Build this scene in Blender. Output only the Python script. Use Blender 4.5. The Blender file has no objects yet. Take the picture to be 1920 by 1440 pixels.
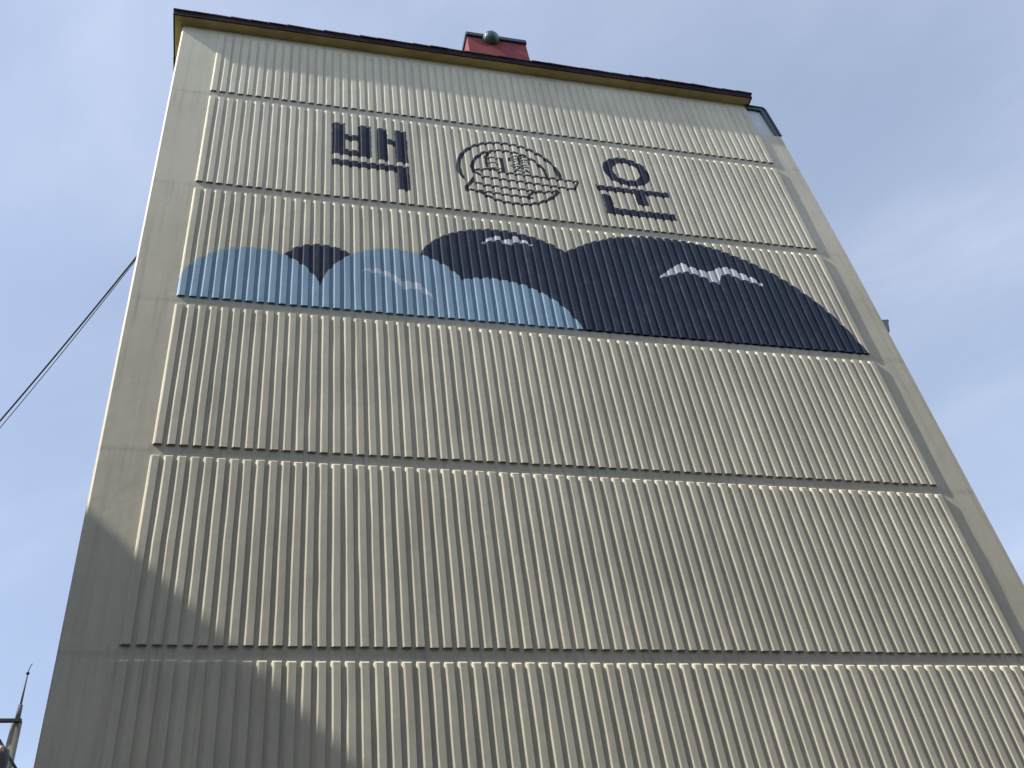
import bpy, bmesh, math, random
from mathutils import Matrix, Vector
random.seed(7)
C = bpy.context.scene.collection
sc = bpy.context.scene
R = math.radians
G = 20.24                      # height of the datum (eave line) above the ground


def z(v):
    return v + G


# ------------------------------------------------------------------ camera
cam_d = bpy.data.cameras.new('camera')
cam = bpy.data.objects.new('camera', cam_d)
C.objects.link(cam)
right = Vector((0.96999, -0.21413, -0.11519))
down = Vector((0.06898, 0.69661, -0.71412))
fwd = Vector((0.23316, 0.68475, 0.69048))
M = Matrix((right, -down, -fwd)).transposed().to_4x4()
M.translation = Vector((1.17031, -9.55756, z(-18.63837)))
cam.matrix_world = M
cam_d.sensor_width = 36
cam_d.lens = 1954.2 / 1920 * 36
cam_d.clip_start = 0.1
cam_d.clip_end = 5000
sc.camera = cam

# ------------------------------------------------------------------ light
S = Vector((-6.8, -1.0, 6.9)).normalized()          # towards the sun, grazing the gable
sun_d = bpy.data.lights.new('sun', 'SUN')
sun_d.energy = 2.7
sun_d.angle = R(0.53)
sun_d.color = (1.0, 0.965, 0.90)
sun = bpy.data.objects.new('sun', sun_d)
C.objects.link(sun)
sun.rotation_euler = S.to_track_quat('Z', 'Y').to_euler()
sun.location = (-40, -5, 60)

w = bpy.data.worlds.new('World')
sc.world = w
w.use_nodes = True
nt = w.node_tree
for n in list(nt.nodes):
    nt.nodes.remove(n)
out = nt.nodes.new('ShaderNodeOutputWorld')
bg = nt.nodes.new('ShaderNodeBackground')
bg.inputs['Strength'].default_value = 0.106
sky = nt.nodes.new('ShaderNodeTexSky')
sky.sky_type = 'NISHITA'
sky.sun_disc = False
sky.sun_elevation = math.asin(S.z)
sky.sun_rotation = math.atan2(S.x, S.y)
sky.altitude = 50
sky.air_density = 1.0
sky.dust_density = 1.3
sky.ozone_density = 1.3
# thin high cloud over the whole dome: direction projected on a flat layer, then soft stretched noise
tc = nt.nodes.new('ShaderNodeTexCoord')
sep = nt.nodes.new('ShaderNodeSeparateXYZ')
nt.links.new(tc.outputs['Generated'], sep.inputs[0])


def wm(op, a, b=None, c=None):
    n = nt.nodes.new('ShaderNodeMath')
    n.operation = op
    for i, v in enumerate((a, b, c)):
        if v is None:
            continue
        if isinstance(v, (int, float)):
            n.inputs[i].default_value = v
        else:
            nt.links.new(v, n.inputs[i])
    return n.outputs[0]


zz = wm('MAXIMUM', wm('ADD', sep.outputs[2], 0.12), 0.06)
comb = nt.nodes.new('ShaderNodeCombineXYZ')
nt.links.new(wm('DIVIDE', sep.outputs[0], zz), comb.inputs[0])
nt.links.new(wm('DIVIDE', sep.outputs[1], zz), comb.inputs[1])
mp = nt.nodes.new('ShaderNodeMapping')
mp.vector_type = 'TEXTURE'
mp.inputs['Rotation'].default_value = (0, 0, R(-38))
mp.inputs['Scale'].default_value = (1.0, 1 / 1.8, 1)
mp.inputs['Location'].default_value = (3.1, 0.7, 0)
nt.links.new(comb.outputs[0], mp.inputs[0])
n1 = nt.nodes.new('ShaderNodeTexNoise')
n1.inputs['Scale'].default_value = 1.5
n1.inputs['Detail'].default_value = 7
n1.inputs['Roughness'].default_value = 0.5
n1.inputs['Distortion'].default_value = 0.5
nt.links.new(mp.outputs[0], n1.inputs['Vector'])
mp2 = nt.nodes.new('ShaderNodeMapping')
mp2.vector_type = 'TEXTURE'
mp2.inputs['Rotation'].default_value = (0, 0, R(-55))
mp2.inputs['Scale'].default_value = (1.0, 1 / 2.3, 1)
mp2.inputs['Location'].default_value = (1.7, 5.2, 0)
nt.links.new(comb.outputs[0], mp2.inputs[0])
n2 = nt.nodes.new('ShaderNodeTexNoise')
n2.inputs['Scale'].default_value = 1.9
n2.inputs['Detail'].default_value = 6
n2.inputs['Roughness'].default_value = 0.58
n2.inputs['Distortion'].default_value = 0.35
nt.links.new(mp2.outputs[0], n2.inputs['Vector'])


def wrange(v, a, b, c, d):
    x = nt.nodes.new('ShaderNodeMapRange')
    x.interpolation_type = 'SMOOTHSTEP'
    for k_, q in zip(('From Min', 'From Max', 'To Min', 'To Max'), (a, b, c, d)):
        x.inputs[k_].default_value = q
    nt.links.new(v, x.inputs['Value'])
    return x.outputs[0]


veil = wm('ADD', wrange(n1.outputs['Fac'], .24, .80, .25, .39), wm('MULTIPLY', wrange(n2.outputs['Fac'], .40, .80, 0, .17), wrange(n1.outputs['Fac'], .36, .60, .25, 1.0)))
mix = nt.nodes.new('ShaderNodeMix')
mix.data_type = 'RGBA'
nt.links.new(veil, mix.inputs['Factor'])
nt.links.new(sky.outputs[0], mix.inputs['A'])
mix.inputs['B'].default_value = (4.6, 5.0, 5.9, 1)
nt.links.new(mix.outputs['Result'], bg.inputs['Color'])
nt.links.new(bg.outputs[0], out.inputs[0])

sc.view_settings.view_transform = 'Standard'
sc.view_settings.look = 'None'
sc.view_settings.gamma = 1
sc.view_settings.use_curve_mapping = False
sc.view_settings.exposure = 0.97
sc.render.engine = 'CYCLES'


# ------------------------------------------------------------------ materials
class NB:
    """small helper for building node trees"""

    def __init__(s, name):
        s.m = bpy.data.materials.new(name)
        s.m.use_nodes = True
        s.t = s.m.node_tree
        s.b = s.t.nodes['Principled BSDF']

    def n(s, kind, **kw):
        x = s.t.nodes.new(kind)
        for k, v in kw.items():
            setattr(x, k, v)
        return x

    def put(s, inp, v):
        if isinstance(v, bpy.types.NodeSocket):
            s.t.links.new(v, inp)
        else:
            inp.default_value = v

    def math(s, op, *a, clamp=False):
        x = s.n('ShaderNodeMath', operation=op)
        x.use_clamp = clamp
        for i, v in enumerate(a):
            s.put(x.inputs[i], v)
        return x.outputs[0]

    def vec(s, op, *a):
        x = s.n('ShaderNodeVectorMath', operation=op)
        for i, v in enumerate(a):
            s.put(x.inputs[i], v)
        return x.outputs['Value'] if op in ('LENGTH', 'DISTANCE', 'DOT_PRODUCT') else x.outputs[0]

    def noise(s, vec, scale, detail=3, rough=0.5, dist=0):
        x = s.n('ShaderNodeTexNoise')
        s.put(x.inputs['Vector'], vec)
        x.inputs['Scale'].default_value = scale
        x.inputs['Detail'].default_value = detail
        x.inputs['Roughness'].default_value = rough
        x.inputs['Distortion'].default_value = dist
        return x.outputs['Fac']

    def rng(s, v, a, b, c, d, smooth=True):
        x = s.n('ShaderNodeMapRange')
        if smooth:
            x.interpolation_type = 'SMOOTHSTEP'
        s.put(x.inputs['Value'], v)
        for k, q in zip(('From Min', 'From Max', 'To Min', 'To Max'), (a, b, c, d)):
            x.inputs[k].default_value = q
        return x.outputs[0]

    def mix(s, f, a, b, blend='MIX'):
        x = s.n('ShaderNodeMix', data_type='RGBA', blend_type=blend)
        s.put(x.inputs['Factor'], f)
        s.put(x.inputs['A'], a if isinstance(a, bpy.types.NodeSocket) else (*a, 1))
        s.put(x.inputs['B'], b if isinstance(b, bpy.types.NodeSocket) else (*b, 1))
        return x.outputs['Result']

    def bump(s, h, strength, dist):
        x = s.n('ShaderNodeBump')
        x.inputs['Strength'].default_value = strength
        x.inputs['Distance'].default_value = dist
        s.put(x.inputs['Height'], h)
        s.t.links.new(x.outputs[0], s.b.inputs['Normal'])

    def pos(s):
        return s.n('ShaderNodeNewGeometry').outputs['Position']


def simple(name, col, rough=0.7, metal=0.0, var=0.25, scale=6, bump=0.0, bd=0.004, spec=0.35):
    m = NB(name)
    o = m.n('ShaderNodeTexCoord').outputs['Object']
    f = m.noise(o, scale, 5, 0.6)
    g = m.rng(f, 0.3, 0.7, 1 - var, 1 + var * 0.6)
    c = m.vec('SCALE', tuple(col))
    c.node.inputs['Scale'].default_value = 1
    m.put(c.node.inputs['Scale'], g)
    m.put(m.b.inputs['Base Color'], c)
    m.b.inputs['Roughness'].default_value = rough
    m.b.inputs['Metallic'].default_value = metal
    m.b.inputs['Specular IOR Level'].default_value = spec
    if bump:
        m.bump(m.noise(o, scale * 8, 4, 0.6), bump, bd)
    return m.m


CREAM = (0.735, 0.682, 0.525)
NAVY = (0.028, 0.043, 0.078)
SKYB = (0.36, 0.53, 0.65)
WHITE = (0.82, 0.83, 0.84)


def wall_paint(name, art=None):
    m = NB(name)
    P = m.pos()
    sp = m.n('ShaderNodeSeparateXYZ')
    m.put(sp.inputs[0], P)
    X, Zs = sp.outputs[0], sp.outputs[2]
    Z = m.math('SUBTRACT', Zs, G)
    # uneven roller coat, weathering: broad patches and rain streaks that have run down the wall
    big = m.rng(m.noise(P, 0.55, 4, 0.55), 0.3, 0.7, 0.90, 1.05)
    st = m.n('ShaderNodeMapping')
    m.put(st.inputs[0], P)
    st.inputs['Scale'].default_value = (9, 9, 0.35)
    streak = m.rng(m.noise(st.outputs[0], 1.0, 6, 0.65), 0.45, 0.78, 1.0, 0.80)
    fine = m.rng(m.noise(P, 14, 4, 0.65), 0.3, 0.75, 0.97, 1.03)
    tone = m.math('MULTIPLY', m.math('MULTIPLY', big, streak), fine)
    # runs of grime that start at every floor joint, and a blurred dirt line along the joint itself
    fl = m.math('FRACT', m.math('DIVIDE', m.math('MULTIPLY', Z, -1.0), 2.6))
    st2 = m.n('ShaderNodeMapping')
    m.put(st2.inputs[0], P)
    st2.inputs['Scale'].default_value = (16, 16, 0.5)
    runs = m.rng(m.noise(st2.outputs[0], 1.0, 4, 0.6), 0.5, 0.72, 0, 1)
    run = m.math('MULTIPLY', runs, m.rng(fl, 0.04, 0.34, 0.20, 0.0))
    line = m.math('MULTIPLY', m.rng(m.math('ABSOLUTE', m.math('SUBTRACT', fl, 0.035)), 0.0, 0.028, 0.13, 0.0), m.rng(m.noise(P, 2.2, 4, 0.6), 0.35, 0.65, 0.25, 1))
    tone = m.math('MULTIPLY', tone, m.math('SUBTRACT', 1.0, m.math('ADD', run, line)))
    col = CREAM
    if art:
        wob = m.math('MULTIPLY_ADD', m.noise(P, 9, 3, 0.6), .05, -.025)
        wob2 = m.math('MULTIPLY_ADD', m.noise(m.vec('ADD', P, (7.3, 1.1, 3.7)), 9, 3, 0.6), .04, -.02)
        col = art(m, m.math('ADD', X, wob2), m.math('ADD', Z, wob))
        col = m.mix(m.rng(m.noise(P, 3.5, 6, 0.7), .5, .8, 0, .10), col, CREAM)
    if not isinstance(col, bpy.types.NodeSocket):
        col = m.mix(0.0, col, col)
    c = m.vec('SCALE', col)
    m.put(c.node.inputs['Scale'], tone)
    m.put(m.b.inputs['Base Color'], c)
    m.b.inputs['Roughness'].default_value = 0.62
    m.b.inputs['Specular IOR Level'].default_value = 0.3
    hb = m.math('ADD', m.math('MULTIPLY', m.noise(P, 5, 3, 0.5), 0.7), m.math('MULTIPLY', m.noise(P, 60, 3, 0.6), 0.10))
    m.bump(hb, 0.35, 0.012)
    return m.m


def union(m, L):
    r = L[0]
    for q in L[1:]:
        r = m.math('MAXIMUM', r, q)
    return r


def box(m, X, Z, x0, x1, z0, z1):
    a = m.math('COMPARE', X, (x0 + x1) / 2, abs(x1 - x0) / 2)
    b = m.math('COMPARE', Z, (z0 + z1) / 2, abs(z1 - z0) / 2)
    return m.math('MULTIPLY', a, b)


def radius(m, X, Z, cx, cz, a, b):
    u = m.math('DIVIDE', m.math('SUBTRACT', X, cx), a)
    v = m.math('DIVIDE', m.math('SUBTRACT', Z, cz), b)
    return m.math('SQRT', m.math('ADD', m.math('MULTIPLY', u, u), m.math('MULTIPLY', v, v)))


def disc(m, X, Z, cx, cz, a, b):
    return m.math('LESS_THAN', radius(m, X, Z, cx, cz, a, b), 1.0)


def slant(m, X, Z, x0, z0, x1, z1, t):
    """thin straight stroke between two points that are apart in x"""
    k = (z1 - z0) / (x1 - x0)
    h = m.math('MULTIPLY_ADD', X, -k, Z)
    a = m.math('COMPARE', h, z0 - k * x0, t / 2 * math.sqrt(1 + k * k))
    return m.math('MULTIPLY', a, m.math('COMPARE', X, (x0 + x1) / 2, abs(x1 - x0) / 2))


def profile(m, X, pts):
    """piecewise curve z(x) as a Float Curve node"""
    x0, x1 = pts[0][0], pts[-1][0]
    zs = [p[1] for p in pts]
    lo, hi = min(zs) - 0.05, max(zs) + 0.05
    n = m.n('ShaderNodeFloatCurve')
    cu = n.mapping.curves[0]
    q = [((x - x0) / (x1 - x0), (v - lo) / (hi - lo)) for x, v in pts]
    cu.points[0].location = q[0]
    cu.points[1].location = q[-1]
    for p in q[1:-1]:
        cu.points.new(*p)
    for p in cu.points:
        p.handle_type = 'VECTOR'
    n.mapping.update()
    m.put(n.inputs['Value'], m.math('MULTIPLY_ADD', X, 1 / (x1 - x0), -x0 / (x1 - x0)))
    return m.math('MULTIPLY_ADD', n.outputs[0], hi - lo, lo)


def bird(m, X, Z, up, lo):
    x0, x1 = up[0][0], up[-1][0]
    a = m.math('LESS_THAN', Z, profile(m, X, up))
    b = m.math('GREATER_THAN', Z, profile(m, X, lo))
    return m.math('MULTIPLY', m.math('MULTIPLY', a, b), m.math('COMPARE', X, (x0 + x1) / 2, (x1 - x0) / 2))


def art_hills(m, X, Z):
    band = box(m, X, Z, -0.012, 10.275, -7.812, -5.3)
    dark = union(m, [disc(m, X, Z, 1.88, -7.03, .60, .60), disc(m, X, Z, 4.61, -6.70, 1.33, 1.07),
                     disc(m, X, Z, 7.40, -8.55, 2.93, 3.18), box(m, X, Z, 4.3, 8.2, -7.9, -6.9)])
    light = union(m, [disc(m, X, Z, .95, -7.72, .985, 1.07), disc(m, X, Z, 2.97, -7.52, 1.11, 1.15),
                      disc(m, X, Z, 4.38, -8.07, 1.27, 1.23), box(m, X, Z, 1.2, 4.4, -7.9, -7.50)])
    b1 = bird(m, X, Z,
              [(4.29, -6.00), (4.37, -5.91), (4.47, -5.83), (4.53, -5.79), (4.60, -5.81), (4.64, -5.87), (4.70, -5.87), (4.78, -5.83), (4.83, -5.74), (4.89, -5.76), (4.94, -5.82), (5.02, -5.83), (5.11, -5.92)],
              [(4.29, -6.03), (4.46, -5.92), (4.58, -5.89), (4.69, -5.97), (4.75, -5.99), (4.81, -5.92), (4.91, -5.89), (5.01, -5.90), (5.11, -5.95)])
    b2 = bird(m, X, Z,
              [(7.12, -6.40), (7.34, -6.19), (7.47, -6.08), (7.57, -5.99), (7.67, -6.05), (7.76, -6.09), (7.89, -6.13), (7.96, -6.16), (8.08, -6.12), (8.21, -6.02), (8.36, -5.98), (8.49, -6.02), (8.62, -6.12), (8.77, -6.20), (8.90, -6.33)],
              [(7.12, -6.42), (7.33, -6.33), (7.48, -6.25), (7.65, -6.20), (7.82, -6.28), (7.93, -6.32), (7.98, -6.40), (8.14, -6.42), (8.17, -6.30), (8.24, -6.19), (8.37, -6.16), (8.53, -6.25), (8.68, -6.29), (8.90, -6.38)])
    b3 = bird(m, X, Z,
              [(2.44, -6.90), (2.68, -6.86), (2.83, -6.91), (2.92, -6.96), (3.01, -7.08), (3.12, -7.09), (3.23, -7.08), (3.34, -7.18), (3.47, -7.37)],
              [(2.44, -6.93), (2.68, -6.97), (2.83, -7.03), (2.90, -7.09), (2.98, -7.21), (3.07, -7.27), (3.20, -7.21), (3.31, -7.29), (3.47, -7.42)])
    c = m.mix(m.math('MULTIPLY', dark, band), CREAM, NAVY)
    c = m.mix(m.math('MULTIPLY', light, band), c, SKYB)
    c = m.mix(m.math('MULTIPLY', b3, 0.75), c, (0.84, 0.88, 0.94))
    return m.mix(m.math('MAXIMUM', b1, b2), c, WHITE)


def art_sign(m, X, Z):
    B = lambda x0, x1, z0, z1: box(m, X, Z, x0, x1, z0, z1)
    L = [B(2.02, 2.23, -4.04, -3.11), B(2.45, 2.66, -4.05, -3.11), B(2.2, 2.5, -3.61, -3.43), B(2.2, 2.5, -4.05, -3.88),
         B(2.76, 2.93, -4.07, -3.13), B(2.9, 3.1, -3.60, -3.43), B(3.06, 3.26, -4.08, -3.13),
         B(2.02, 3.26, -4.355, -4.18), B(3.06, 3.26, -4.84, -4.2)]
    r = radius(m, X, Z, 7.145, -3.53, 1, 1)
    L.append(m.math('COMPARE', r, .345, .09))
    L += [B(6.48, 7.82, -4.195, -4.04), B(7.15, 7.36, -4.51, -4.1), B(6.55, 6.71, -4.86, -4.29), B(6.55, 7.79, -4.855, -4.665)]
    # round emblem: double ring on top, river of lines below
    letters = union(m, L)
    L = []
    ro = radius(m, X, Z, 4.98, -3.99, 1, 1)
    ring = m.math('COMPARE', ro, .88, .034)
    gap = m.math('MULTIPLY', m.math('LESS_THAN', Z, -4.03), m.math('GREATER_THAN', X, 5.4))
    gap = m.math('MULTIPLY', gap, m.math('GREATER_THAN', Z, -4.36))
    gap2 = m.math('MULTIPLY', m.math('COMPARE', Z, -4.49, .15), m.math('LESS_THAN', X, 4.6))
    ring = m.math('MULTIPLY', ring, m.math('SUBTRACT', 1.0, m.math('MAXIMUM', gap, gap2)))
    inner = m.math('MULTIPLY', m.math('COMPARE', ro, .645, .032), m.math('GREATER_THAN', Z, -4.09))
    L += [ring, inner]
    s = lambda x0, z0, x1, z1, t=.058: slant(m, X, Z, x0, z0, x1, z1, t)
    L += [s(4.36, -4.04, 4.68, -3.94), s(4.68, -3.94, 4.78, -4.01), s(4.78, -4.01, 6.18, -4.03),
          s(4.36, -4.09, 4.48, -4.20), s(4.48, -4.20, 6.06, -4.265),
          s(4.35, -4.39, 4.50, -4.445), s(4.50, -4.445, 5.55, -4.45), s(5.55, -4.45, 5.76, -4.36, .06),
          s(4.15, -4.62, 5.30, -4.66), s(5.20, -4.65, 5.32, -4.50, .06), s(5.32, -4.50, 5.50, -4.47, .05),
          s(4.15, -4.63, 4.34, -4.27, .07), s(6.06, -4.28, 6.18, -4.02, .05)]
    # the two characters inside the ring
    L += [B(4.565, 4.615, -3.92, -3.57), s(4.60, -3.56, 4.70, -3.44, .05), B(4.60, 4.86, -3.625, -3.58), B(4.62, 4.80, -3.775, -3.74),
          B(4.60, 4.84, -3.935, -3.895), B(4.835, 4.905, -3.99, -3.58)]
    L += [B(5.02, 5.34, -3.495, -3.46), B(5.00, 5.36, -3.58, -3.545), B(4.99, 5.035, -3.66, -3.56), B(5.325, 5.37, -3.66, -3.56),
          B(5.155, 5.205, -3.70, -3.46), B(5.07, 5.13, -3.645, -3.615), B(5.23, 5.29, -3.645, -3.615), B(5.06, 5.31, -3.735, -3.70),
          B(5.00, 5.36, -3.805, -3.77), s(5.08, -3.90, 5.20, -3.80, .04), B(5.06, 5.33, -3.93, -3.895), s(5.26, -3.86, 5.36, -3.95, .05)]
    return m.mix(letters, m.mix(union(m, L), CREAM, (0.020, 0.023, 0.032)), (0.017, 0.024, 0.048))


M_PAINT = wall_paint('cream_wall_paint')
M_HILLS = wall_paint('cream_wall_paint_with_hill_mural', art_hills)
M_SIGN = wall_paint('cream_wall_paint_with_lettering', art_sign)
M_SOFFIT = simple('ochre_soffit_paint', (0.56, 0.44, 0.18), .75, var=.22, scale=2.5)
M_FASCIA = simple('dark_maroon_fascia', (0.020, 0.008, 0.011), .7, var=.35, scale=4, spec=.15)
M_SHINGLE = simple('maroon_shingle', (0.06, 0.018, 0.022), .85, var=.4, scale=7, bump=.5)
M_RED = simple('red_painted_render', (0.26, 0.055, 0.06), .75, var=.22, scale=3, bump=.3)
M_SLATE = simple('slate_grey_metal', (0.045, 0.06, 0.075), .4, 0.3, var=.3, scale=5)
M_SLATE2 = simple('blue_grey_metal', (0.12, 0.145, 0.18), .5, 0.2, var=.2, scale=5)
M_GREY = simple('weathered_grey_metal', (0.34, 0.34, 0.37), .6, .1, var=.2, scale=9)
M_PALE = simple('pale_infill_panel', (0.70, 0.72, 0.72), .4, var=.08, scale=3)
M_VENT = simple('weathered_green_metal', (0.19, 0.27, 0.25), .45, .55, var=.35, scale=9)
M_STEEL = simple('galvanised_steel', (0.10, 0.105, 0.12), .8, .1, var=.3, scale=12)
M_CONC = simple('pole_concrete', (0.19, 0.18, 0.165), .9, var=.2, scale=5, bump=.4)
M_BLACK = simple('black_cable_sheath', (0.018, 0.019, 0.024), .6, var=.2)
M_DARKM = simple('dark_painted_steel', (0.035, 0.037, 0.045), .5, .3, var=.3, scale=10)
M_PORC = simple('porcelain_insulator', (0.32, 0.22, 0.17), .25, var=.15, scale=8)
M_ASPH = simple('asphalt', (0.052, 0.052, 0.054), .95, var=.3, scale=1.2, bump=.5)
M_KERB = simple('kerb_stone', (0.33, 0.32, 0.30), .9, var=.2, scale=3, bump=.4)
M_PAVE = simple('pavement_concrete', (0.27, 0.26, 0.25), .92, var=.2, scale=2, bump=.4)
M_GLASS = simple('dark_window_glass', (0.035, 0.045, 0.05), .08, var=.1, spec=.6)
M_FRAME = simple('white_window_frame', (0.62, 0.62, 0.60), .45, var=.08)
M_WALL2 = simple('weathered_brick_block_wall', (0.24, 0.19, 0.15), .85, var=.15, scale=.8, bump=.3)


# ------------------------------------------------------------------ object helpers
def link(name, me, mat, parent=None):
    o = bpy.data.objects.new(name, me)
    if mat is not None and len(me.materials) == 0:
        me.materials.append(mat)
    C.objects.link(o)
    if parent is not None:
        o.parent = parent
        o.matrix_parent_inverse = PINV(parent)
    return o


def PINV(p):
    m = Matrix.Identity(4)
    q = p
    while q is not None:
        m = Matrix.Translation(q.location) @ q.rotation_euler.to_matrix().to_4x4() @ m if q.parent is None else q.matrix_parent_inverse @ Matrix.Translation(q.location) @ m
        q = q.parent
    return m.inverted()


def mesh(name, v, f):
    me = bpy.data.meshes.new(name)
    me.from_pydata([tuple(a) for a in v], [], f)
    me.update()
    return me


class MB:
    def __init__(s):
        s.v = []
        s.f = []

    def box(s, x0, x1, y0, y1, z0, z1, bev=0):
        if bev:
            bm = bmesh.new()
            bmesh.ops.create_cube(bm, size=1)
            for q in bm.verts:
                q.co = Vector(((x0 + x1) / 2 + q.co.x * (x1 - x0), (y0 + y1) / 2 + q.co.y * (y1 - y0), (z0 + z1) / 2 + q.co.z * (z1 - z0)))
            bmesh.ops.bevel(bm, geom=bm.edges[:], offset=bev, segments=1, affect='EDGES')
            s.bm(bm)
            return s
        b = len(s.v)
        s.v += [(x0, y0, z0), (x1, y0, z0), (x1, y1, z0), (x0, y1, z0), (x0, y0, z1), (x1, y0, z1), (x1, y1, z1), (x0, y1, z1)]
        s.f += [[b + i for i in q] for q in ((3, 2, 1, 0), (4, 5, 6, 7), (0, 1, 5, 4), (1, 2, 6, 5), (2, 3, 7, 6), (3, 0, 4, 7))]
        return s

    def bm(s, bm):
        b = len(s.v)
        bm.verts.index_update()
        s.v += [tuple(q.co) for q in bm.verts]
        s.f += [[b + q.index for q in f.verts] for f in bm.faces]
        bm.free()

    def tube(s, pts, rad, n=8, caps=True):
        """tube through points with one radius or one per point"""
        P = [Vector(p) for p in pts]
        rr = rad if isinstance(rad, (list, tuple)) else [rad] * len(P)
        b = len(s.v)
        up = None
        for i, p in enumerate(P):
            t = (P[min(i + 1, len(P) - 1)] - P[max(i - 1, 0)]).normalized()
            if up is None:
                up = t.orthogonal().normalized()
            up = (up - t * up.dot(t)).normalized()
            sd = t.cross(up)
            for k in range(n):
                a = 2 * math.pi * k / n
                s.v.append(tuple(p + (up * math.cos(a) + sd * math.sin(a)) * rr[i]))
        for i in range(len(P) - 1):
            for k in range(n):
                k2 = (k + 1) % n
                s.f.append([b + i * n + k, b + i * n + k2, b + (i + 1) * n + k2, b + (i + 1) * n + k])
        if caps:
            s.f.append([b + k for k in range(n)][::-1])
            s.f.append([b + (len(P) - 1) * n + k for k in range(n)])
        return s

    def prism(s, a, b):
        """two rings of equal length joined, capped"""
        o = len(s.v)
        n = len(a)
        s.v += [tuple(q) for q in a] + [tuple(q) for q in b]
        for k in range(n):
            k2 = (k + 1) % n
            s.f.append([o + k, o + k2, o + n + k2, o + n + k])
        s.f.append([o + k for k in range(n)][::-1])
        s.f.append([o + n + k for k in range(n)])
        return s

    def build(s, name, mat, parent=None, smooth=False):
        me = mesh(name, s.v, s.f)
        bm = bmesh.new()
        bm.from_mesh(me)
        bmesh.ops.recalc_face_normals(bm, faces=bm.faces[:])
        bm.to_mesh(me)
        bm.free()
        if smooth:
            for p in me.polygons:
                p.use_smooth = True
        return link(name, me, mat, parent)


def empty(name, loc, label, cat, group=None):
    o = bpy.data.objects.new(name, None)
    o.empty_display_size = .3
    C.objects.link(o)
    o.location = loc
    o['label'] = label
    o['category'] = cat
    if group:
        o['group'] = group
    return o


def struct(o):
    o['kind'] = 'structure'
    return o


# ------------------------------------------------------------------ ground
struct(MB().box(-400, 400, -400, 400, -.5, 0).build('ground', M_ASPH))
pv = struct(MB().box(-1.7, 12.2, -1.5, -.02, -.05, .124).build('pavement', M_PAVE))
k = MB()
for i in range(14):
    k.box(-1.7 + i * .993 + .004, -1.7 + (i + 1) * .993 - .004, -1.652, -1.503, -.05, .13, .012)
k.build('kerb', M_KERB, pv)

# ------------------------------------------------------------------ the painted gable
bld = empty('apartment_building', (5.2, 6.0, 0), 'tall cream apartment block with ribbed gable wall, blue hill mural and lettering', 'building')
XR_MAIN = 10.30
DEPTH = 12.0


def xl(v):      # slightly battered outer edges of the gable
    return -.640 + .09 * min(1, max(0, (-v - .5) / 13.5))


def xr(v):
    return 10.80 + .07 * min(1, max(0, (-v - 1.5) / 3.0))


core = MB()
core.box(-.52, XR_MAIN - .05, .12, DEPTH, 0, z(-.5))
core.box(XR_MAIN - .05, 10.70, .15, DEPTH, 0, z(-1.56))
core.build('wall', M_PAINT, bld)

joints = [-.5] + [-2.6 * i - .09 for i in range(1, 8)] + [-G]
rnd = random.Random(3)
for i in range(len(joints) - 1):
    t, b = joints[i] - (.0002 if i else 0), joints[i + 1] + .0002
    dy = rnd.uniform(-.0004, .0004)
    ch = .032

    def ring(v, e=0.0):
        a = xl(v)
        return [(a, .14, z(v)), (a, dy + ch, z(v)), (a + ch * .9, dy + e, z(v)), (XR_MAIN, dy + e, z(v)), (XR_MAIN, .14, z(v))]
    m = MB()
    R4 = [ring(b, .0004), ring(b + .004), ring(t - .004), ring(t, .0004)]
    o = len(m.v)
    for r in R4:
        m.v += r
    for q in range(3):
        for kk in range(5):
            k2 = (kk + 1) % 5
            m.f.append([q * 5 + kk, q * 5 + k2, (q + 1) * 5 + k2, (q + 1) * 5 + kk])
    m.f += [[4, 3, 2, 1, 0], [15, 16, 17, 18, 19]]
    mat = {1: M_SIGN, 2: M_HILLS}.get(i, M_PAINT)
    m.build('wall_panel', mat, bld)
    # wing strip to the right of the ribs
    t2 = min(t, -1.53)
    m = MB()
    dy2 = dy + .003
    m.prism([(XR_MAIN + .002, dy2, z(b)), (xr(b) - .02, dy2, z(b)), (xr(b), dy2 + .02, z(b)), (xr(b), .16, z(b)), (XR_MAIN + .002, .16, z(b))],
            [(XR_MAIN + .002, dy2, z(t2)), (xr(t2) - .02, dy2, z(t2)), (xr(t2), dy2 + .02, z(t2)), (xr(t2), .16, z(t2)), (XR_MAIN + .002, .16, z(t2))])
    m.build('wing_panel', M_PAINT, bld)

# ribs: 71 to a storey
NR, PITCH, RD = 71, .1453, .028
PROF = [(0, .004), (.016, -.020), (.033, -RD), (.104, -RD), (.110, .004)]
cache = {}


def rib_mesh(L, var, mat):
    key = (round(L, 3), var, mat.name)
    if key in cache:
        return cache[key]
    rn = random.Random(var * 17 + 5)
    zs = [0] + [L * q / 6 for q in range(1, 6)] + [L - .028, L]
    v, f = [], []
    for j, zz_ in enumerate(zs):
        ox, oy = rn.uniform(-.0024, .0024), rn.uniform(-.002, .002)
        for q, (px, py) in enumerate(PROF):
            x, y = px, py
            if 0 < q < 4:
                x += ox * (1.4 if q < 3 else .7)
                y += oy
            if j == len(zs) - 1 and 0 < q < 4:
                y = -.003 - .001 * q
            v.append((x, y, zz_))
    n = len(PROF)
    for j in range(len(zs) - 1):
        for q in range(n - 1):
            f.append([j * n + q, j * n + q + 1, (j + 1) * n + q + 1, (j + 1) * n + q])
    f.append([(len(zs) - 1) * n + q for q in range(n)])   # hollow shell, open at the bottom
    me = mesh('rib', v, f)
    me.materials.append(mat)
    cache[key] = me
    return me


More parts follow.
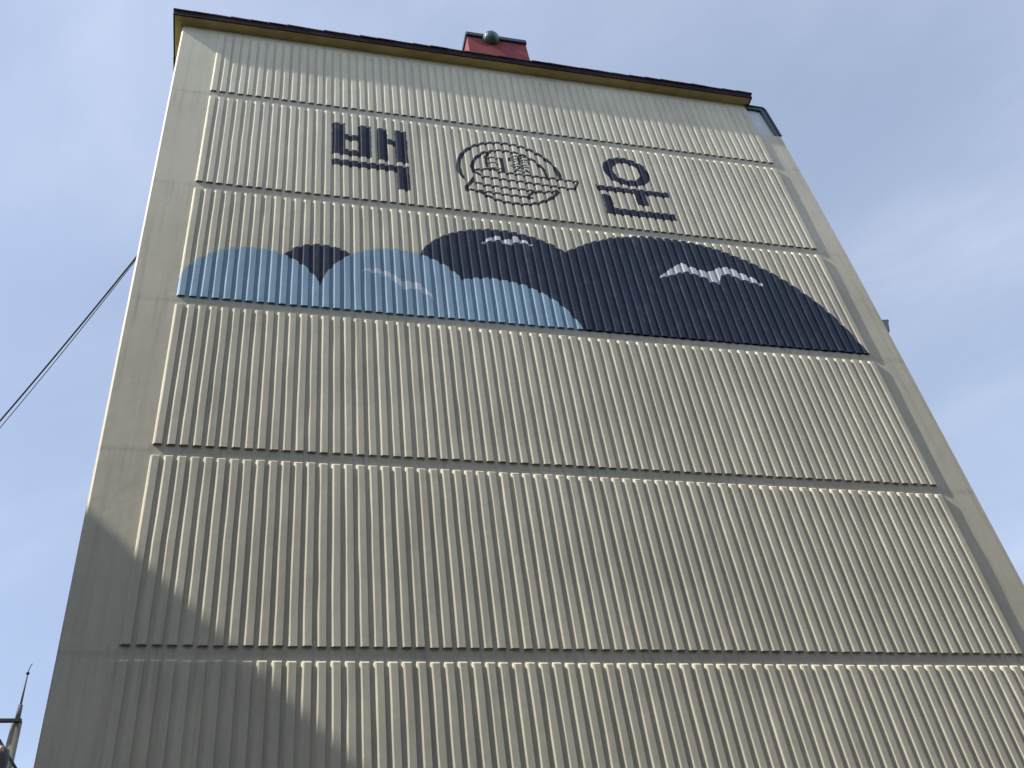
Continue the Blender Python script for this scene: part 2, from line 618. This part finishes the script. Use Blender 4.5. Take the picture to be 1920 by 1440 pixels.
bands = []
for kband in range(1, 8):
    top = -.70 if kband == 1 else -2.6 * (kband - 1) - .155
    bands.append((kband, -2.6 * kband, top))
rest = MB()
rest_m = []
for kb, b, t in bands:
    mat = {2: M_SIGN, 3: M_HILLS}.get(kb, M_PAINT)
    for i in range(NR):
        me = rib_mesh(t - b, rnd.randrange(6), mat)
        loc = (i * PITCH + rnd.uniform(-.002, .002), rnd.uniform(-.001, .001), z(b) + rnd.uniform(-.004, .004))
        if kb in (3, 4, 5, 6):
            o = link('rib', me, None, bld)
            o.location = loc
        else:
            base = len(rest.v)
            rest.v += [(a[0] + loc[0], a[1] + loc[1], a[2] + loc[2]) for a in (q.co for q in me.vertices)]
            for p in me.polygons:
                rest.f.append([base + q for q in p.vertices])
                rest_m.append(1 if kb == 2 else 0)
me = mesh('rib_rows', rest.v, rest.f)
me.materials.append(M_PAINT)
me.materials.append(M_SIGN)
me.polygons.foreach_set('material_index', rest_m)
ro = link('rib_rows', me, None, bld)
ro['kind'] = 'stuff'

# roof: soffit board, dark fascia, row of shingles along the verge
OV = .195
RX0, RX1, RY1 = -.80, 10.40, DEPTH + .2
roof = MB().box(RX0 + .03, RX1 - .03, -OV + .03, RY1 - .03, z(-.46), z(-.36)).build('roof', M_SHINGLE, bld)
MB().box(RX0 + .025, RX1 - .025, -OV + .025, RY1 - .025, z(-.4985), z(-.462)).build('soffit', M_SOFFIT, roof)
fm = MB()
fm.box(RX0, RX1, -OV, -OV + .022, z(-.508), z(-.355))
fm.box(RX0, RX0 + .022, -OV + .0225, RY1, z(-.508), z(-.355))
fm.box(RX1 - .022, RX1, -OV + .0225, RY1, z(-.508), z(-.355))
fm.build('fascia', M_FASCIA, roof)
sh = []
for q in range(4):
    rn = random.Random(q)
    m = MB()
    a = rn.uniform(.0, .012)
    m.prism([(0, 0, 0), (.328, 0, -a * .6), (.328, .5, .06), (0, .5, .06)], [(0, .002, .034 + a), (.328, .002, .026), (.328, .5, .085), (0, .5, .085)])
    sh.append(m)
sm = []
for q, m in enumerate(sh):
    me_ = mesh('shingle', m.v, m.f)
    bm = bmesh.new(); bm.from_mesh(me_); bmesh.ops.recalc_face_normals(bm, faces=bm.faces[:]); bm.to_mesh(me_); bm.free()
    me_.materials.append(M_SHINGLE)
    sm.append(me_)
x = RX0 - .012
while x < RX1 - .2:
    o = link('shingle', sm[rnd.randrange(4)], None, roof)
    o.location = (x, -OV - .018 + rnd.uniform(-.007, .007), z(-.354) + rnd.uniform(0, .007))
    x += .331
y = .4
for i in range(18):
    o = link('shingle', sm[rnd.randrange(4)], None, roof)
    o.location = (RX0 - .016 + rnd.uniform(-.006, .006), y + .331, z(-.354) + rnd.uniform(0, .006))
    o.rotation_euler = (0, 0, R(-90))
    y += .331

# red roof-top box with dark cap
rh = MB()
bx0, bx1, by0, by1 = 5.02, 6.35, 1.0, 2.6
rh.prism([(bx0 - .01, by0, z(-.37)), (bx1 + .05, by0, z(-.37)), (bx1 + .05, by1, z(-.37)), (bx0 - .01, by1, z(-.37))],
         [(bx0, by0, z(2.72)), (bx1, by0, z(2.72)), (bx1, by1, z(2.72)), (bx0, by1, z(2.72))])
stair = rh.build('stair_housing', M_RED, bld)
MB().box(bx0 - .035, bx1 + .02, by0 - .05, by1 + .05, z(2.722), z(2.86), .015).build('cap', M_SLATE, stair)

# balcony glazing above the wing wall at the right end
bal = MB()
bal.box(10.31, 10.67, .02, .05, z(-1.525), z(-.64))
bal = bal.build('balcony_panel', M_PALE, bld)
fr = MB()
fr.prism([(10.31, .0, z(-.51)), (10.73, .0, z(-.54)), (10.62, .0, z(-.65)), (10.31, .0, z(-.62))],
         [(10.31, .10, z(-.51)), (10.73, .10, z(-.54)), (10.62, .10, z(-.65)), (10.31, .10, z(-.62))])
fr.prism([(10.62, .001, z(-.65)), (10.7305, .001, z(-.54)), (10.77, .001, z(-1.53)), (10.675, .001, z(-1.53))],
         [(10.62, .099, z(-.65)), (10.7305, .099, z(-.54)), (10.77, .099, z(-1.53)), (10.675, .099, z(-1.53))])
fr = fr.build('balcony_frame', M_SLATE2, bal)
e = MB()
e.tube([(10.31, -.012, z(-.505)), (10.69, -.012, z(-.515)), (10.74, -.012, z(-.57)), (10.785, -.012, z(-1.54))], .02, 6)
e.tube([(10.31, -.008, z(-.63)), (10.61, -.008, z(-.66)), (10.672, -.008, z(-1.53))], .02, 6)
e.build('frame_edge', M_SLATE, bal)
MB().box(10.31, 10.70, .2, DEPTH, z(-1.55), z(-.55)).build('balcony_side', M_SLATE2, bal)


# windows of the long sides
def window(parent, fx, yc, zc, sgn, ww=1.7, hh=1.35):
    f = MB()
    x0, x1 = sorted((fx, fx + sgn * .06))
    for (a, b_, c, d) in ((-ww / 2, ww / 2, -hh / 2, -hh / 2 + .07), (-ww / 2, ww / 2, hh / 2 - .07, hh / 2), (-ww / 2, -ww / 2 + .07, -hh / 2 + .071, hh / 2 - .071),
                          (ww / 2 - .07, ww / 2, -hh / 2 + .071, hh / 2 - .071), (-.035, .035, -hh / 2 + .071, hh / 2 - .071)):
        f.box(x0, x1, yc + a, yc + b_, zc + c, zc + d)
    f = f.build('window', M_FRAME, parent)
    xg0, xg1 = sorted((fx + sgn * .002, fx + sgn * .03))
    MB().box(xg0, xg1, yc - ww / 2 + .07, yc + ww / 2 - .07, zc - hh / 2 + .07, zc + hh / 2 - .07).build('pane', M_GLASS, f)


for i in range(7):
    for yc in (2.6, 6.2, 9.8):
        window(bld, -.52, yc, z(-2.6 * i - 1.9), -1)
    for yc in (3.0, 6.4, 9.8):
        window(bld, 10.70, yc, z(-2.6 * i - 2.5), 1)

# ------------------------------------------------------------------ neighbouring block: throws the diagonal shadow on the lower left of the gable
nb = empty('apartment_building', (-18, -5, 0), 'neighbouring brown apartment block standing left of the gable, outside the view', 'building')
EX, EZ = -11.65, -.07
MB().box(-24, EX - .25, -15, 8, 0, z(EZ - .3)).build('wall', M_WALL2, nb)
nr = MB().box(-24.3, EX, -15.3, 8.3, z(EZ - .295), z(EZ)).build('roof', M_FASCIA, nb)
for i in range(7):
    for yc in (-13, -9.8, -6.6, -3.4, -.2, 3.0, 6.2):
        window(nb, EX - .25, yc, z(-2.6 * i - 1.9), 1)

# unseen block added behind the viewpoint to cut skylight on the lower gable
shade_block = empty('apartment_building', (14, -26, 0), 'brown block added behind the viewpoint, outside the view, to dim the lower gable', 'building')
MB().box(-9, 42, -34, -17, 0, z(.6)).build('wall', M_WALL2, shade_block)
MB().box(-9.3, 42.3, -34.3, -16.7, z(.605), z(.9)).build('roof', M_FASCIA, shade_block)
for i in range(7):
    for j in range(12):
        xc, zc = -5.5 + j * 4.0, z(-2.6 * i - 2.9)
        f = MB()
        for (a, b_, c, d) in ((-.95, .95, -.68, -.61), (-.95, .95, .61, .68), (-.95, -.88, -.609, .609), (.88, .95, -.609, .609), (-.035, .035, -.609, .609)):
            f.box(xc + a, xc + b_, -17, -16.94, zc + c, zc + d)
        f = f.build('window', M_FRAME, shade_block)
        MB().box(xc - .88, xc + .88, -16.998, -16.97, zc - .61, zc + .61).build('pane', M_GLASS, f)

# ------------------------------------------------------------------ things
# roof ventilator on the red box
tv = empty('roof_ventilator', (5.55, 1.0, z(2.5)), 'small round grey-green ventilator perched on top of the red rooftop box', 'ventilator')
cx, cy, cz = 5.55, .95, z(2.67)
m = MB()
bm = bmesh.new()
bmesh.ops.create_uvsphere(bm, u_segments=24, v_segments=14, radius=.165, matrix=Matrix.Translation((cx, cy, cz)) @ Matrix.Diagonal((1.05, 1, .98, 1)))
m.bm(bm)
m.build('dome', M_VENT, tv, True)
m = MB()
for i in range(20):
    a = 2 * math.pi * i / 20
    pts = []
    for j in range(9):
        ph = R(-72 + 18 * j)
        r_ = .172
        tw = a + .45 * math.sin(ph)
        pts.append((cx + 1.05 * r_ * math.cos(ph) * math.cos(tw), cy + r_ * math.cos(ph) * math.sin(tw), cz + .98 * r_ * math.sin(ph)))
    m.tube(pts, .009, 4)
m.build('vane', M_VENT, tv)
MB().tube([(cx, cy, cz), (cx, 1.12, cz + .02), (cx, 1.12, z(2.862))], .04, 8).build('bracket', M_STEEL, tv)


def cable(name, a, b, sag, rad, label, group=None, n=28):
    a, b = Vector(a), Vector(b)
    pts = []
    for i in range(n + 1):
        t = i / n
        p = a.lerp(b, t)
        p.z -= sag * 4 * t * (1 - t)
        pts.append(p)
    o = MB().tube(pts, rad, 6).build(name, M_BLACK, None, True)
    o['label'] = label
    o['category'] = 'cable'
    if group:
        o['group'] = group
    return o


def pole(loc, label, htop, arm_dz, group):
    x, y = loc
    t = empty('utility_pole', (x, y, 0), label, 'utility pole', group)
    MB().tube([(x, y, 0), (x, y, htop)], [.19, .12], 20).build('pole', M_CONC, t, True)
    m = MB().tube([(x, y, htop - .02), (x, y, htop + .42)], [.062, .05], 12)
    m.build('top_sleeve', M_STEEL, t, True)
    MB().tube([(x, y, htop + .41), (x, y, htop + 1.22)], [.026, .016], 10).build('mast', M_STEEL, t, True)
    m = MB()
    bm = bmesh.new()
    bmesh.ops.create_uvsphere(bm, u_segments=12, v_segments=8, radius=.042, matrix=Matrix.Translation((x, y, htop + 1.24)))
    m.bm(bm)
    m.build('insulator', M_DARKM, t, True)
    MB().tube([(x, y, htop + 1.28), (x + .02, y, htop + 1.42), (x + .05, y, htop + 1.50)], .012, 6).build('spike', M_DARKM, t)
    za = htop - .10
    MB().box(x - 1.5, x + .13, y - .20, y - .125, za, za + .085, .008).build('cross_arm', M_DARKM, t)
    MB().box(x - 1.5, x + .7, y - .20, y - .125, za - 1.25, za - 1.16, .008).build('cross_arm', M_DARKM, t)
    MB().tube([(x - .26, y - .17, za - .42), (x + .05, y - .17, za - .86), (x + .3, y - .17, za - 1.20)], .035, 6).build('brace', M_DARKM, t)
    for dx in (-1.35, -.8):
        MB().tube([(x + dx, y - .16, za + .08), (x + dx, y - .16, za + .14), (x + dx, y - .16, za + .18), (x + dx, y - .16, za + .24)], [.03, .05, .035, .04], 10).build('insulator', M_PORC, t, True)
    m = MB().tube([(x - .12, y - .36, za - 1.9), (x - .12, y - .36, za - 1.86), (x - .12, y - .36, za - .92), (x - .12, y - .36, za - .86), (x - .12, y - .36, za - .84)], [.16, .2, .2, .17, .06], 18)
    m.build('transformer', M_DARKM, t, True)
    MB().tube([(x - .12, y - .36, za - .85), (x - .12, y - .36, za - .72), (x - .12, y - .36, za - .66)], [.05, .055, .03], 10).build('bushing', M_PORC, t, True)
    return t


pole((-3.81, 15), 'concrete utility pole with thin mast and dark cross arm at the lower left corner', z(-6.17), 0, 'utility poles')
pole((-6.25, 8.0), 'second utility pole further left, outside the view, holding the cables', z(-8.9), 0, 'utility poles')
cable('cable', (-.575, .16, z(-6.74)), (-6.3, 8.0, z(-8.60)), .42, .0125, 'thick dark cable running down left from the gable edge')
cable('cable', (-.575, .16, z(-6.80)), (-6.28, 8.0, z(-8.78)), .52, .006, 'thin wire hanging just below the thick cable at left')
# small fitting on the right edge
fx = empty('wall_bracket', (10.87, .22, z(-6.9)), 'small grey fitting on a bracket sticking out from the right edge of the gable', 'bracket')
MB().box(10.862, 10.95, .17, .25, z(-6.83), z(-6.66), .01).build('mounting_box', M_DARKM, fx)
MB().tube([(10.94, .21, z(-6.71)), (11.06, .21, z(-6.70)), (11.17, .21, z(-6.68))], .024, 8).build('arm', M_GREY, fx)
MB().prism([(10.955, .16, z(-6.76)), (11.13, .16, z(-6.72)), (11.13, .28, z(-6.72)), (10.955, .28, z(-6.76))],
           [(10.955, .15, z(-6.98)), (11.04, .15, z(-7.01)), (11.04, .29, z(-7.01)), (10.955, .29, z(-6.98))]).build('lamp_housing', M_GREY, fx)
